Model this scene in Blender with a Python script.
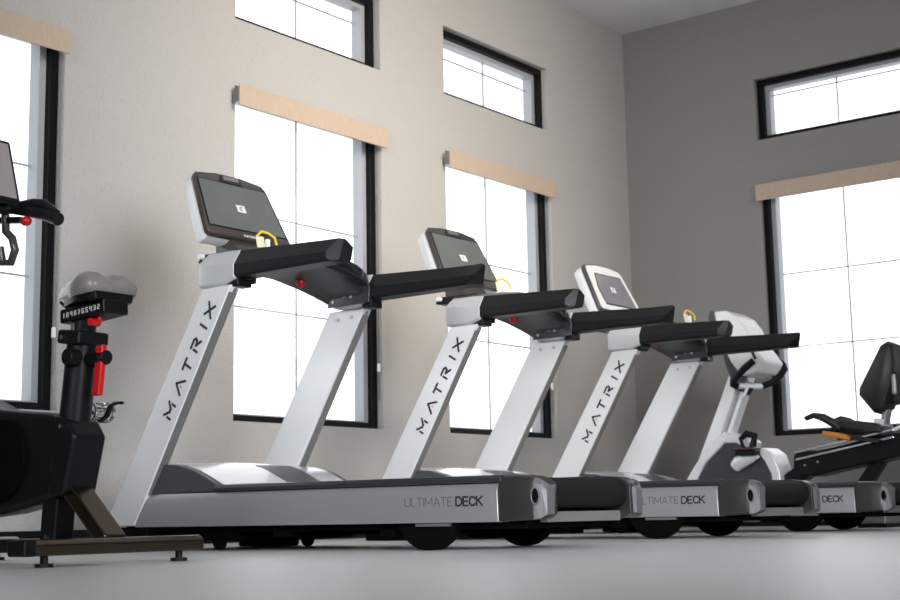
import bpy, bmesh, math, random
from mathutils import Vector, Matrix

random.seed(4)
for o in list(bpy.data.objects):
    bpy.data.objects.remove(o, do_unlink=True)
scene = bpy.context.scene
COL = scene.collection

# ------------------------------------------------------------------ camera
F_PX = 1400.07
YAW, PITCH, ROLL = 0.659023981, 0.152073832, -0.0186281645
fw = Vector((-math.sin(YAW) * math.cos(PITCH), math.cos(YAW) * math.cos(PITCH), math.sin(PITCH)))
rt = Vector((math.cos(YAW), math.sin(YAW), 0))
up = rt.cross(fw)
rt2 = rt * math.cos(ROLL) + up * math.sin(ROLL)
up2 = -rt * math.sin(ROLL) + up * math.cos(ROLL)
cam_d = bpy.data.cameras.new('camera')
cam = bpy.data.objects.new('camera', cam_d)
COL.objects.link(cam)
cam.matrix_world = Matrix(((rt2.x, up2.x, -fw.x, 6.4), (rt2.y, up2.y, -fw.y, 0.0), (rt2.z, up2.z, -fw.z, 0.145), (0, 0, 0, 1)))
cam_d.sensor_width = 36
cam_d.lens = F_PX * 36 / 900
cam_d.clip_start = 0.02
cam_d.dof.use_dof = True
cam_d.dof.focus_distance = 5.9
cam_d.dof.aperture_fstop = 5.0
scene.camera = cam

# ------------------------------------------------------------------ light and exposure
w = bpy.data.worlds.new('World')
scene.world = w
w.use_nodes = True
bg = w.node_tree.nodes['Background']
bg.inputs[0].default_value = (0.93, 0.97, 1.0, 1)
bg.inputs[1].default_value = 2.0
scene.view_settings.view_transform = 'Standard'
scene.view_settings.look = 'None'
scene.view_settings.gamma = 1
scene.view_settings.use_curve_mapping = False
scene.view_settings.exposure = 0.0


def area(name, loc, target, sx, sy, power, color=(1, 1, 1), spread=180):
    d = bpy.data.lights.new(name, 'AREA')
    d.shape = 'RECTANGLE'
    d.size, d.size_y, d.energy, d.color = sx, sy, power, color
    d.spread = math.radians(spread)
    o = bpy.data.objects.new(name, d)
    COL.objects.link(o)
    o.location = loc
    o.rotation_euler = (Vector(target) - Vector(loc)).to_track_quat('-Z', 'Y').to_euler()
    return o


# daylight from the glazed side of the room behind and right of the camera
area('daylight_side', (9.3, 3.2, 2.0), (0, 7.3, 1.3), 4.6, 3.0, 110, (0.92, 0.96, 1.0), 60)
# warm ceiling-level lamp washing the upper part of the window wall
area('warm_wall_lamp', (6.6, 5.6, 3.9), (0, 7.5, 2.9), 2.6, 1.8, 54, (1.0, 0.87, 0.72), 54)
area('daylight_rear', (5.6, -3.3, 2.6), (2.7, 6.9, 1.1), 4.5, 2.4, 92, (0.96, 0.98, 1.0), 56)

# ------------------------------------------------------------------ materials
MATS = {}


def mat(name, color, rough=0.5, metal=0.0, spec=0.5, bump=0.0, bscale=200.0, var=0.0, vscale=8.0, coat=0.0, emit=None):
    if name in MATS:
        return MATS[name]
    m = bpy.data.materials.new(name)
    m.use_nodes = True
    nt = m.node_tree
    b = nt.nodes['Principled BSDF']
    b.inputs['Base Color'].default_value = (*color, 1)
    b.inputs['Roughness'].default_value = rough
    b.inputs['Metallic'].default_value = metal
    b.inputs['Specular IOR Level'].default_value = spec
    b.inputs['Coat Weight'].default_value = coat
    if emit:
        b.inputs['Emission Color'].default_value = (*emit[:3], 1)
        b.inputs['Emission Strength'].default_value = emit[3]
    tc = nt.nodes.new('ShaderNodeTexCoord')
    if var > 0:
        n = nt.nodes.new('ShaderNodeTexNoise')
        n.inputs['Scale'].default_value = vscale
        n.inputs['Detail'].default_value = 4
        nt.links.new(tc.outputs['Object'], n.inputs['Vector'])
        r = nt.nodes.new('ShaderNodeMix')
        r.data_type = 'RGBA'
        r.inputs[6].default_value = (*[c * (1 - var) for c in color], 1)
        r.inputs[7].default_value = (*[min(1, c * (1 + var)) for c in color], 1)
        nt.links.new(n.outputs['Fac'], r.inputs[0])
        nt.links.new(r.outputs[2], b.inputs['Base Color'])
    if bump > 0:
        n2 = nt.nodes.new('ShaderNodeTexNoise')
        n2.inputs['Scale'].default_value = bscale
        n2.inputs['Detail'].default_value = 3
        nt.links.new(tc.outputs['Object'], n2.inputs['Vector'])
        bp = nt.nodes.new('ShaderNodeBump')
        bp.inputs['Strength'].default_value = bump
        bp.inputs['Distance'].default_value = 0.01
        nt.links.new(n2.outputs['Fac'], bp.inputs['Height'])
        nt.links.new(bp.outputs['Normal'], b.inputs['Normal'])
    MATS[name] = m
    return m


WALL = mat('wall_paint', (0.44, 0.425, 0.41), 0.85, spec=0.25, bump=0.9, bscale=60, var=0.07, vscale=60)
WALL_SHADED = mat('wall_paint_shaded', (0.26, 0.25, 0.24), 0.8, spec=0.25, bump=0.4, bscale=70, var=0.04, vscale=60)  # same wall paint, its colour darkened to stand for the dimmer light there
CEIL = mat('ceiling_paint', (0.80, 0.80, 0.82), 0.9, spec=0.2, bump=0.2, bscale=90)
FLOOR = mat('rubber_floor', (0.70, 0.685, 0.675), 0.33, spec=0.5, bump=0.3, bscale=150, var=0.5, vscale=210)
FRAME = mat('window_frame_black', (0.006, 0.006, 0.007), 0.35, spec=0.12)
FRAMEG = mat('window_frame_grey', (0.33, 0.34, 0.36), 0.4)
VAL = mat('valance_linen', (0.60, 0.45, 0.31), 0.8, spec=0.2)
SILV = mat('silver_paint', (0.78, 0.785, 0.80), 0.32, metal=0.15, spec=0.6, var=0.02, vscale=3, coat=0.3)
PANEL = mat('brushed_panel', (0.40, 0.40, 0.41), 0.34, metal=0.6, var=0.03, vscale=5)
HOODM = mat('hood_silver', (0.66, 0.67, 0.69), 0.25, metal=0.3, coat=0.4)
DGREY = mat('dark_grey_plastic', (0.055, 0.058, 0.066), 0.40, bump=0.05, bscale=300)
RUB = mat('black_grip_rubber', (0.010, 0.010, 0.011), 0.42, spec=0.22, bump=0.05, bscale=300)
BLK = mat('black_plastic', (0.005, 0.005, 0.006), 0.38, spec=0.22)
BLKM = mat('black_matte', (0.003, 0.003, 0.003), 0.8, spec=0.05)
JNT = mat('grey_joint_plastic', (0.48, 0.485, 0.50), 0.34, coat=0.2)
DASH = mat('dash_charcoal', (0.022, 0.023, 0.026), 0.33, coat=0.3)
RIM = mat('rim_grey', (0.12, 0.12, 0.125), 0.4, metal=0.1)
TRIM = mat('upright_trim_grey', (0.17, 0.165, 0.16), 0.4)
CAPM = mat('dark_cap_metal', (0.022, 0.021, 0.021), 0.38, metal=0.0, coat=0.1)
CHR = mat('chrome', (0.75, 0.75, 0.76), 0.15, metal=1.0)
STEEL = mat('satin_steel', (0.5, 0.5, 0.5), 0.35, metal=0.9)
BELT = mat('running_belt', (0.012, 0.012, 0.012), 0.6, spec=0.06, bump=0.15, bscale=500)
SCREEN2 = mat('screen_glass_pale', (0.22, 0.22, 0.25), 0.15)
SCREEN = mat('screen_glass', (0.12, 0.13, 0.125), 0.12, spec=0.6, var=0.15, vscale=9)
BEZ = mat('bezel_bronze_black', (0.05, 0.042, 0.037), 0.3, coat=0.4)
WHT = mat('white_plastic', (0.80, 0.80, 0.80), 0.35)
RED = mat('red_plastic', (0.50, 0.008, 0.012), 0.35)
YEL = mat('yellow_cord', (0.75, 0.52, 0.05), 0.6)
INK = mat('lettering_black', (0.015, 0.015, 0.017), 0.5)
INKG = mat('lettering_grey', (0.10, 0.10, 0.11), 0.5)
INKW = mat('lettering_white', (0.75, 0.75, 0.75), 0.5)
BRONZE = mat('bronze_metal', (0.13, 0.10, 0.075), 0.22, metal=1.0)
SADDLE = mat('saddle_vinyl', (0.19, 0.175, 0.17), 0.30, bump=0.05, bscale=200)
ORG = mat('orange_lever', (0.55, 0.20, 0.03), 0.4)
CREAM = mat('cream_tag', (0.78, 0.70, 0.52), 0.6)
PADV = mat('black_vinyl', (0.014, 0.014, 0.015), 0.5, bump=0.05, bscale=200)
BLUEG = mat('slate_shroud', (0.045, 0.048, 0.06), 0.4)


def linen(m):
    nt = m.node_tree
    b = nt.nodes['Principled BSDF']
    tc = nt.nodes.new('ShaderNodeTexCoord')
    mp = nt.nodes.new('ShaderNodeMapping')
    mp.inputs['Scale'].default_value = (260, 260, 14)
    n = nt.nodes.new('ShaderNodeTexNoise')
    n.inputs['Scale'].default_value = 1
    n.inputs['Detail'].default_value = 2
    r = nt.nodes.new('ShaderNodeMix')
    r.data_type = 'RGBA'
    r.inputs[6].default_value = (0.38, 0.29, 0.22, 1)
    r.inputs[7].default_value = (0.56, 0.455, 0.36, 1)
    nt.links.new(tc.outputs['Object'], mp.inputs[0])
    nt.links.new(mp.outputs[0], n.inputs['Vector'])
    nt.links.new(n.outputs['Fac'], r.inputs[0])
    nt.links.new(r.outputs[2], b.inputs['Base Color'])


linen(VAL)

GLASS = bpy.data.materials.new('window_glass')
GLASS.use_nodes = True
_nt = GLASS.node_tree
_nt.nodes.clear()
_o = _nt.nodes.new('ShaderNodeOutputMaterial')
_mx = _nt.nodes.new('ShaderNodeMixShader')
_t = _nt.nodes.new('ShaderNodeBsdfTransparent')
_g = _nt.nodes.new('ShaderNodeBsdfGlossy')
_g.inputs['Roughness'].default_value = 0.02
_mx.inputs[0].default_value = 0.06
_nt.links.new(_t.outputs[0], _mx.inputs[1])
_nt.links.new(_g.outputs[0], _mx.inputs[2])
_nt.links.new(_mx.outputs[0], _o.inputs[0])


# ------------------------------------------------------------------ mesh helpers
class MB:
    def __init__(self):
        self.bm = bmesh.new()

    def box(self, a, b):
        x0, y0, z0 = [min(p, q) for p, q in zip(a, b)]
        x1, y1, z1 = [max(p, q) for p, q in zip(a, b)]
        v = [self.bm.verts.new(p) for p in ((x0, y0, z0), (x1, y0, z0), (x1, y1, z0), (x0, y1, z0), (x0, y0, z1), (x1, y0, z1), (x1, y1, z1), (x0, y1, z1))]
        for f in ((0, 3, 2, 1), (4, 5, 6, 7), (0, 1, 5, 4), (1, 2, 6, 5), (2, 3, 7, 6), (3, 0, 4, 7)):
            self.bm.faces.new([v[i] for i in f])
        return self

    def loft(self, rings, cap=True, closed=True):
        vs = [[self.bm.verts.new(p) for p in r] for r in rings]
        n = len(rings[0])
        for a, b in zip(vs, vs[1:]):
            for i in range(n if closed else n - 1):
                j = (i + 1) % n
                try:
                    self.bm.faces.new((a[i], a[j], b[j], b[i]))
                except ValueError:
                    pass
        if cap and closed:
            self.bm.faces.new(vs[0][::-1])
            self.bm.faces.new(vs[-1])
        return self

    def prism(self, poly, v0, v1):
        """polygon of (x, z) points, extruded along y"""
        return self.loft([[(p[0], v0, p[1]) for p in poly], [(p[0], v1, p[1]) for p in poly]])

    def tube(self, pts, r, n=12, ry=None):
        pts = [Vector(p) for p in pts]
        rings = []
        prev = None
        for i, p in enumerate(pts):
            if i == 0:
                t = pts[1] - pts[0]
            elif i == len(pts) - 1:
                t = pts[-1] - pts[-2]
            else:
                t = (pts[i + 1] - p).normalized() + (p - pts[i - 1]).normalized()
            t.normalize()
            if prev is None:
                a = Vector((0, 0, 1)) if abs(t.z) < 0.9 else Vector((1, 0, 0))
                u = a - t * a.dot(t)
            else:
                u = prev - t * prev.dot(t)
            u.normalize()
            prev = u
            v = t.cross(u)
            rr = r[i] if isinstance(r, (list, tuple)) else r
            r2 = rr if ry is None else ry
            rings.append([p + u * (rr * math.cos(2 * math.pi * k / n)) + v * (r2 * math.sin(2 * math.pi * k / n)) for k in range(n)])
        return self.loft(rings)

    def cyl(self, p0, p1, r, n=32, r1=None):
        return self.tube([p0, p1], [r, r if r1 is None else r1], n)

    def rbar(self, p0, p1, wx, wy, side=(0, 1, 0)):
        """rectangular bar from p0 to p1, wy along side, wx along the other cross direction"""
        p0, p1, s = Vector(p0), Vector(p1), Vector(side).normalized()
        t = (p1 - p0).normalized()
        c = t.cross(s).normalized()
        off = [(-1, -1), (1, -1), (1, 1), (-1, 1)]
        return self.loft([[p + c * (wx / 2 * a) + s * (wy / 2 * b) for a, b in off] for p in (p0, p1)])

    def ball(self, c, rx, ry=None, rz=None, nu=20, nv=12):
        ry = ry or rx
        rz = rz or rx
        rings = []
        for i in range(1, nv):
            th = math.pi * i / nv
            rings.append([(c[0] + rx * math.sin(th) * math.cos(2 * math.pi * k / nu), c[1] + ry * math.sin(th) * math.sin(2 * math.pi * k / nu), c[2] - rz * math.cos(th)) for k in range(nu)])
        return self.loft(rings)

    def build(self, name, material, parent=None, bevel=0.0, seg=2, smooth=None):
        bm = self.bm
        bmesh.ops.recalc_face_normals(bm, faces=bm.faces[:])
        me = bpy.data.meshes.new(name)
        bm.to_mesh(me)
        bm.free()
        o = bpy.data.objects.new(name, me)
        COL.objects.link(o)
        me.materials.append(material)
        if parent:
            o.parent = parent
        for p in me.polygons:
            p.use_smooth = True
        if bevel > 0:
            b = o.modifiers.new('bevel', 'BEVEL')
            b.width = bevel
            b.segments = seg
            b.limit_method = 'ANGLE'
            b.angle_limit = math.radians(32)
            b.harden_normals = True
        sharp(me, smooth if smooth is not None else 35)
        return o


def sharp(me, deg):
    bm = bmesh.new()
    bm.from_mesh(me)
    lim = math.radians(deg)
    for e in bm.edges:
        if len(e.link_faces) == 2:
            e.smooth = e.calc_face_angle(0) < lim
        else:
            e.smooth = False
    bm.to_mesh(me)
    bm.free()


def tag(o, label, cat, group=None):
    o['label'] = label
    o['category'] = cat
    if group:
        o['group'] = group
    return o


def thing(name, loc, label, cat, group=None, rz=0.0):
    o = bpy.data.objects.new(name, None)
    o.empty_display_size = 0.1
    COL.objects.link(o)
    o.location = loc
    o.rotation_euler = (0, 0, rz)
    return tag(o, label, cat, group)


def structure(o):
    o['kind'] = 'structure'
    return o


def copy_tree(o, parent=None):
    c = o.copy()
    COL.objects.link(c)
    if parent:
        c.parent = parent
    for ch in list(o.children):
        copy_tree(ch, c)
    return c


# small stroke alphabet: strokes in a box of width w and height 1
GLYPH = {
    'A': (0.9, [[(0, 0), (0.45, 1)], [(0.45, 1), (0.9, 0)], [(0.22, 0.3), (0.68, 0.3)]]),
    'A_': (1.0, [[(0, 0), (0.5, 1), (1.0, 0)]]),
    'C': (0.8, [[(0.8, 0.82), (0.6, 0.98), (0.3, 0.98), (0.05, 0.75), (0.05, 0.25), (0.3, 0.02), (0.6, 0.02), (0.8, 0.18)]]),
    'D': (0.8, [[(0, 0), (0, 1), (0.45, 1), (0.8, 0.72), (0.8, 0.28), (0.45, 0), (0, 0)]]),
    'E': (0.62, [[(0.62, 0), (0, 0), (0, 1), (0.62, 1)], [(0, 0.5), (0.55, 0.5)]]),
    'I': (0.05, [[(0.02, 0), (0.02, 1)]]),
    'K': (0.75, [[(0, 0), (0, 1)], [(0.7, 1), (0.05, 0.48)], [(0.2, 0.6), (0.75, 0)]]),
    'L': (0.58, [[(0, 1), (0, 0), (0.58, 0)]]),
    'M': (1.0, [[(0, 0), (0, 1), (0.5, 0.25), (1.0, 1), (1.0, 0)]]),
    'R': (0.75, [[(0, 0), (0, 1), (0.5, 1), (0.72, 0.82), (0.72, 0.62), (0.5, 0.45), (0, 0.45)], [(0.4, 0.45), (0.75, 0)]]),
    'T': (0.75, [[(0, 1), (0.75, 1)], [(0.375, 1), (0.375, 0)]]),
    'U': (0.8, [[(0, 1), (0, 0.25), (0.2, 0.02), (0.6, 0.02), (0.8, 0.25), (0.8, 1)]]),
    'X': (0.85, [[(0, 0), (0.85, 1)], [(0, 1), (0.85, 0)]]),
    ' ': (0.4, []),
}
# stencil version used on the uprights (gaps in the strokes)
STENCIL = {
    'M': (1.5, [[(0, 0), (0, 0.42)], [(0.0, 1.0), (0.62, 0.42), (0.95, 0.42)], [(1.02, 0.5), (1.5, 1.0)], [(1.5, 0.42), (1.5, 0)]]),
    'A': (1.6, [[(0, 0), (0.75, 1.0)], [(0.85, 1.0), (1.6, 0)]]),
    'T': (1.2, [[(0, 1), (0.5, 1)], [(0.7, 1), (1.2, 1)], [(0.6, 0.78), (0.6, 0)]]),
    'R': (1.2, [[(0, 0), (0, 0.55)], [(0.0, 1.0), (0.85, 1.0), (1.15, 0.8), (1.0, 0.52), (0.5, 0.45)], [(0.6, 0.4), (1.2, 0)]]),
    'I': (0.1, [[(0.05, 0), (0.05, 0.95)]]),
    'X': (1.3, [[(0, 0), (0.5, 0.42)], [(0.8, 0.62), (1.3, 1)], [(0, 1), (1.3, 0)]]),
}


def strokes(mb, lines, fn, wd, th=0.0012):
    """fn maps (s, t) to (point, normal); wd is the stroke width in s-t units"""
    for ln in lines:
        for a, b in zip(ln, ln[1:]):
            d = Vector((b[0] - a[0], b[1] - a[1]))
            d.normalize()
            q = Vector((-d.y, d.x)) * wd / 2
            e = d * wd / 2
            c = [(a[0] - e.x + q.x, a[1] - e.y + q.y), (b[0] + e.x + q.x, b[1] + e.y + q.y), (b[0] + e.x - q.x, b[1] + e.y - q.y), (a[0] - e.x - q.x, a[1] - e.y - q.y)]
            lo = []
            hi = []
            for s, t in c:
                p, n = fn(s, t)
                lo.append(p - n * th)
                hi.append(p + n * th)
            mb.loft([lo, hi])


def text_lines(txt, sp=0.25):
    out, x = [], 0.0
    for ch in txt:
        wdt, ls = GLYPH[ch]
        out += [[(p[0] + x, p[1]) for p in l] for l in ls]
        x += wdt + sp
    return out, x - sp


# ------------------------------------------------------------------ the room
H = 4.555
YB = 10.969      # back wall (right side of the picture)
XR, YF = 9.6, -3.6


def wall_with_holes(name, u0, u1, z1, holes, fn, thick, material):
    """u along the wall, holes = (u0,u1,z0,z1); fn(u, d, z) -> point, d = depth into the wall"""
    us = sorted({u0, u1, *[h[0] for h in holes], *[h[1] for h in holes]})
    zs = sorted({0.0, z1, *[h[2] for h in holes], *[h[3] for h in holes]})
    bm = bmesh.new()
    cell = {}
    for i in range(len(us) - 1):
        for j in range(len(zs) - 1):
            cu, cz = (us[i] + us[i + 1]) / 2, (zs[j] + zs[j + 1]) / 2
            cell[i, j] = not any(h[0] < cu < h[1] and h[2] < cz < h[3] for h in holes)
    vc = {}

    def V(i, j, d):
        if (i, j, d) not in vc:
            vc[i, j, d] = bm.verts.new(fn(us[i], d * thick, zs[j]))
        return vc[i, j, d]
    for (i, j), solid in cell.items():
        if not solid:
            continue
        for d in (0, 1):
            bm.faces.new((V(i, j, d), V(i + 1, j, d), V(i + 1, j + 1, d), V(i, j + 1, d)))
        for di, dj, e in ((-1, 0, ((i, j), (i, j + 1))), (1, 0, ((i + 1, j), (i + 1, j + 1))), (0, -1, ((i, j), (i + 1, j))), (0, 1, ((i, j + 1), (i + 1, j + 1)))):
            if not cell.get((i + di, j + dj), False):
                a, b = e
                bm.faces.new((V(*a, 0), V(*b, 0), V(*b, 1), V(*a, 1)))
    bmesh.ops.recalc_face_normals(bm, faces=bm.faces[:])
    me = bpy.data.meshes.new(name)
    bm.to_mesh(me)
    bm.free()
    o = bpy.data.objects.new(name, me)
    COL.objects.link(o)
    me.materials.append(material)
    return structure(o)


def fl(u, d, z):
    return (-d, u, z)


def fb(u, d, z):
    return (u, YB + d, z)


TH = 0.24
WL = [(3.29, 4.732), (6.042, 7.484), (8.237, 9.679)]
left_holes = [(a, b, 0.745, 2.905) for a, b in WL] + [(a, b, 3.355, 3.905) for a, b in WL[1:]] + [(WL[0][0], WL[0][1], 3.355, 3.905)]
back_win = (1.298, 2.745)
back_holes = [(back_win[0], back_win[1], 0.745, 2.905), (back_win[0], back_win[1], 3.30, 3.85), (3.6, 5.04, 0.745, 2.905), (3.6, 5.04, 3.30, 3.85)]
wall_with_holes('wall_left', YF, YB + TH, H + 0.1, left_holes, fl, TH, WALL)
wall_with_holes('wall_back', 0.0, XR, H + 0.1, back_holes, fb, TH, WALL_SHADED)
structure(MB().box((XR, YF, 0), (XR + 0.2, YB + TH, H + 0.1)).build('wall_right', WALL))
structure(MB().box((-TH, YF - 0.2, 0), (XR + 0.2, YF, H + 0.1)).build('wall_front', WALL))
structure(MB().box((-TH, YF - 0.2, -0.12), (XR + 0.2, YB + TH, 0)).build('floor', FLOOR))
structure(MB().box((-TH, YF - 0.2, H), (XR + 0.2, YB + TH, H + 0.14)).build('ceiling', CEIL))
structure(MB().box((0, YF, 0), (0.014, YB, 0.10)).build('baseboard_left', BLK, bevel=0.003))
structure(MB().box((0.014, YB - 0.014, 0), (XR, YB, 0.10)).build('baseboard_back', BLK, bevel=0.003))


def window(n, fn, u0, u1, z0, z1, rows, top_heavy=0.0):
    """frame set back in the opening; rows = heights of the thin horizontal grille bars"""
    root = bpy.data.objects.new('window_%d' % n, None)
    COL.objects.link(root)
    structure(root)
    c = fn((u0 + u1) / 2, 0.1, z0)
    root.location = c

    def L(u, d, z):
        p = fn(u, d, z)
        return (p[0] - c[0], p[1] - c[1], p[2] - c[2])
    TF = 0.05 if z1 > 3.2 else 0.02
    m = MB()
    D0, D1, fw_ = 0.06, 0.15, 0.055
    # outer black frame
    for a, b in (((u0, D0, z0), (u0 + fw_, D1, z1)), ((u1 - fw_, D0, z0), (u1, D1, z1)), ((u0 + fw_, D0, z0), (u1 - fw_, D1, z0 + 0.045)), ((u0 + fw_, D0, z1 - TF), (u1 - fw_, D1, z1))):
        m.box(L(*a), L(*b))
    fr = m.build('window_frame', FRAME, root, bevel=0.003)
    m = MB()
    s0, s1, E0, E1, sw = u0 + fw_, u1 - fw_, 0.10, 0.19, 0.045
    zb, zt = z0 + 0.045, z1 - TF
    for a, b in (((s0, E0, zb), (s0 + sw, E1, zt)), ((s1 - sw, E0, zb), (s1, E1, zt)), ((s0 + sw, E0, zb), (s1 - sw, E1, zb + 0.012)), ((s0 + sw, E0, zt - 0.035), (s1 - sw, E1, zt))):
        m.box(L(*a), L(*b))
    sash = m.build('window_sash', FRAMEG, root, bevel=0.003)
    g0, g1, gb, gt = s0 + sw, s1 - sw, zb + 0.012, zt - 0.035
    MB().box(L(g0, 0.152, gb), L(g1, 0.158, gt)).build('window_pane', GLASS, sash)
    m = MB()
    um = (u0 + u1) / 2 + (0.01 if fn is fl else -0.04)
    m.box(L(um - 0.005, 0.160, gb), L(um + 0.005, 0.170, gt))
    for z in rows:
        m.box(L(g0, 0.160, z - 0.005), L(g1, 0.170, z + 0.005))
    m.build('window_grille', FRAMEG, sash)
    return root


k = 1
for a, b in WL:
    window(k, fl, a, b, 0.745, 2.905, [1.50, 2.13])
    k += 1
    window(k, fl, a, b, 3.355, 3.905, [3.72])
    k += 1
for a, b in (back_win, (3.6, 5.04)):
    window(k, fb, a, b, 0.745, 2.905, [1.50, 2.13])
    k += 1
    window(k, fb, a, b, 3.30, 3.85, [3.72])
    k += 1


def blind(fn, u0, u1, label, chain_u):
    c = fn((u0 + u1) / 2, 0, 2.75)
    root = thing('roller_blind', c, label, 'window blind', 'linen valances of the roller blinds over the tall windows')

    def L(u, d, z):
        p = fn(u, d, z)
        return (p[0] - c[0], p[1] - c[1], p[2] - c[2])
    # linen covered fascia: front board with returns at the top
    MB().box(L(u0, -0.092, 2.748), L(u1, -0.080, 2.888)).build('valance', VAL, root, bevel=0.002)
    for u in (u0 + 0.004, u1 - 0.016):
        MB().box(L(u, -0.080, 2.775), L(u + 0.012, -0.030, 2.868)).build('end_bracket', TRIM, root, bevel=0.002)
    m = MB().cyl(L(u0 + 0.03, -0.042, 2.835), L(u1 - 0.03, -0.042, 2.835), 0.026, 20)
    m.build('shade_roll', WHT, root)
    MB().tube([L(chain_u, 0.03, 2.78), L(chain_u, 0.03, 0.95)], 0.003, 8).build('pull_chain', TRIM, root)
    MB().box(L(chain_u - 0.008, 0.018, 1.15), L(chain_u + 0.008, 0.042, 1.21)).build('chain_clip', WHT, root, bevel=0.003)
    return root


blind(fl, 3.22, 4.70, 'beige linen roller blind valance above the tall window behind the spin bike', 4.72)
blind(fl, 6.0, 7.46, 'beige linen roller blind valance above the tall window behind the nearest treadmill console', 7.47)
blind(fl, 8.18, 9.625, 'beige linen roller blind valance above the tall window behind the middle treadmill', 9.665)
blind(fb, 1.305, 2.76, 'beige linen roller blind valance on the dark right hand wall above the recumbent bike', 2.73)


# ------------------------------------------------------------------ treadmills
def yv(u, side, inset=0.0):
    """half width of the tapering deck at u"""
    t = (u + 1.07) / (0.94 + 1.07)
    rear = 0.378 if side < 0 else 0.416
    return side * (0.518 + (rear - 0.518) * t - inset)


def ring_y(poly, ys):
    return [[(p[0], y, p[1]) for p in poly] for y in ys]


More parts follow.
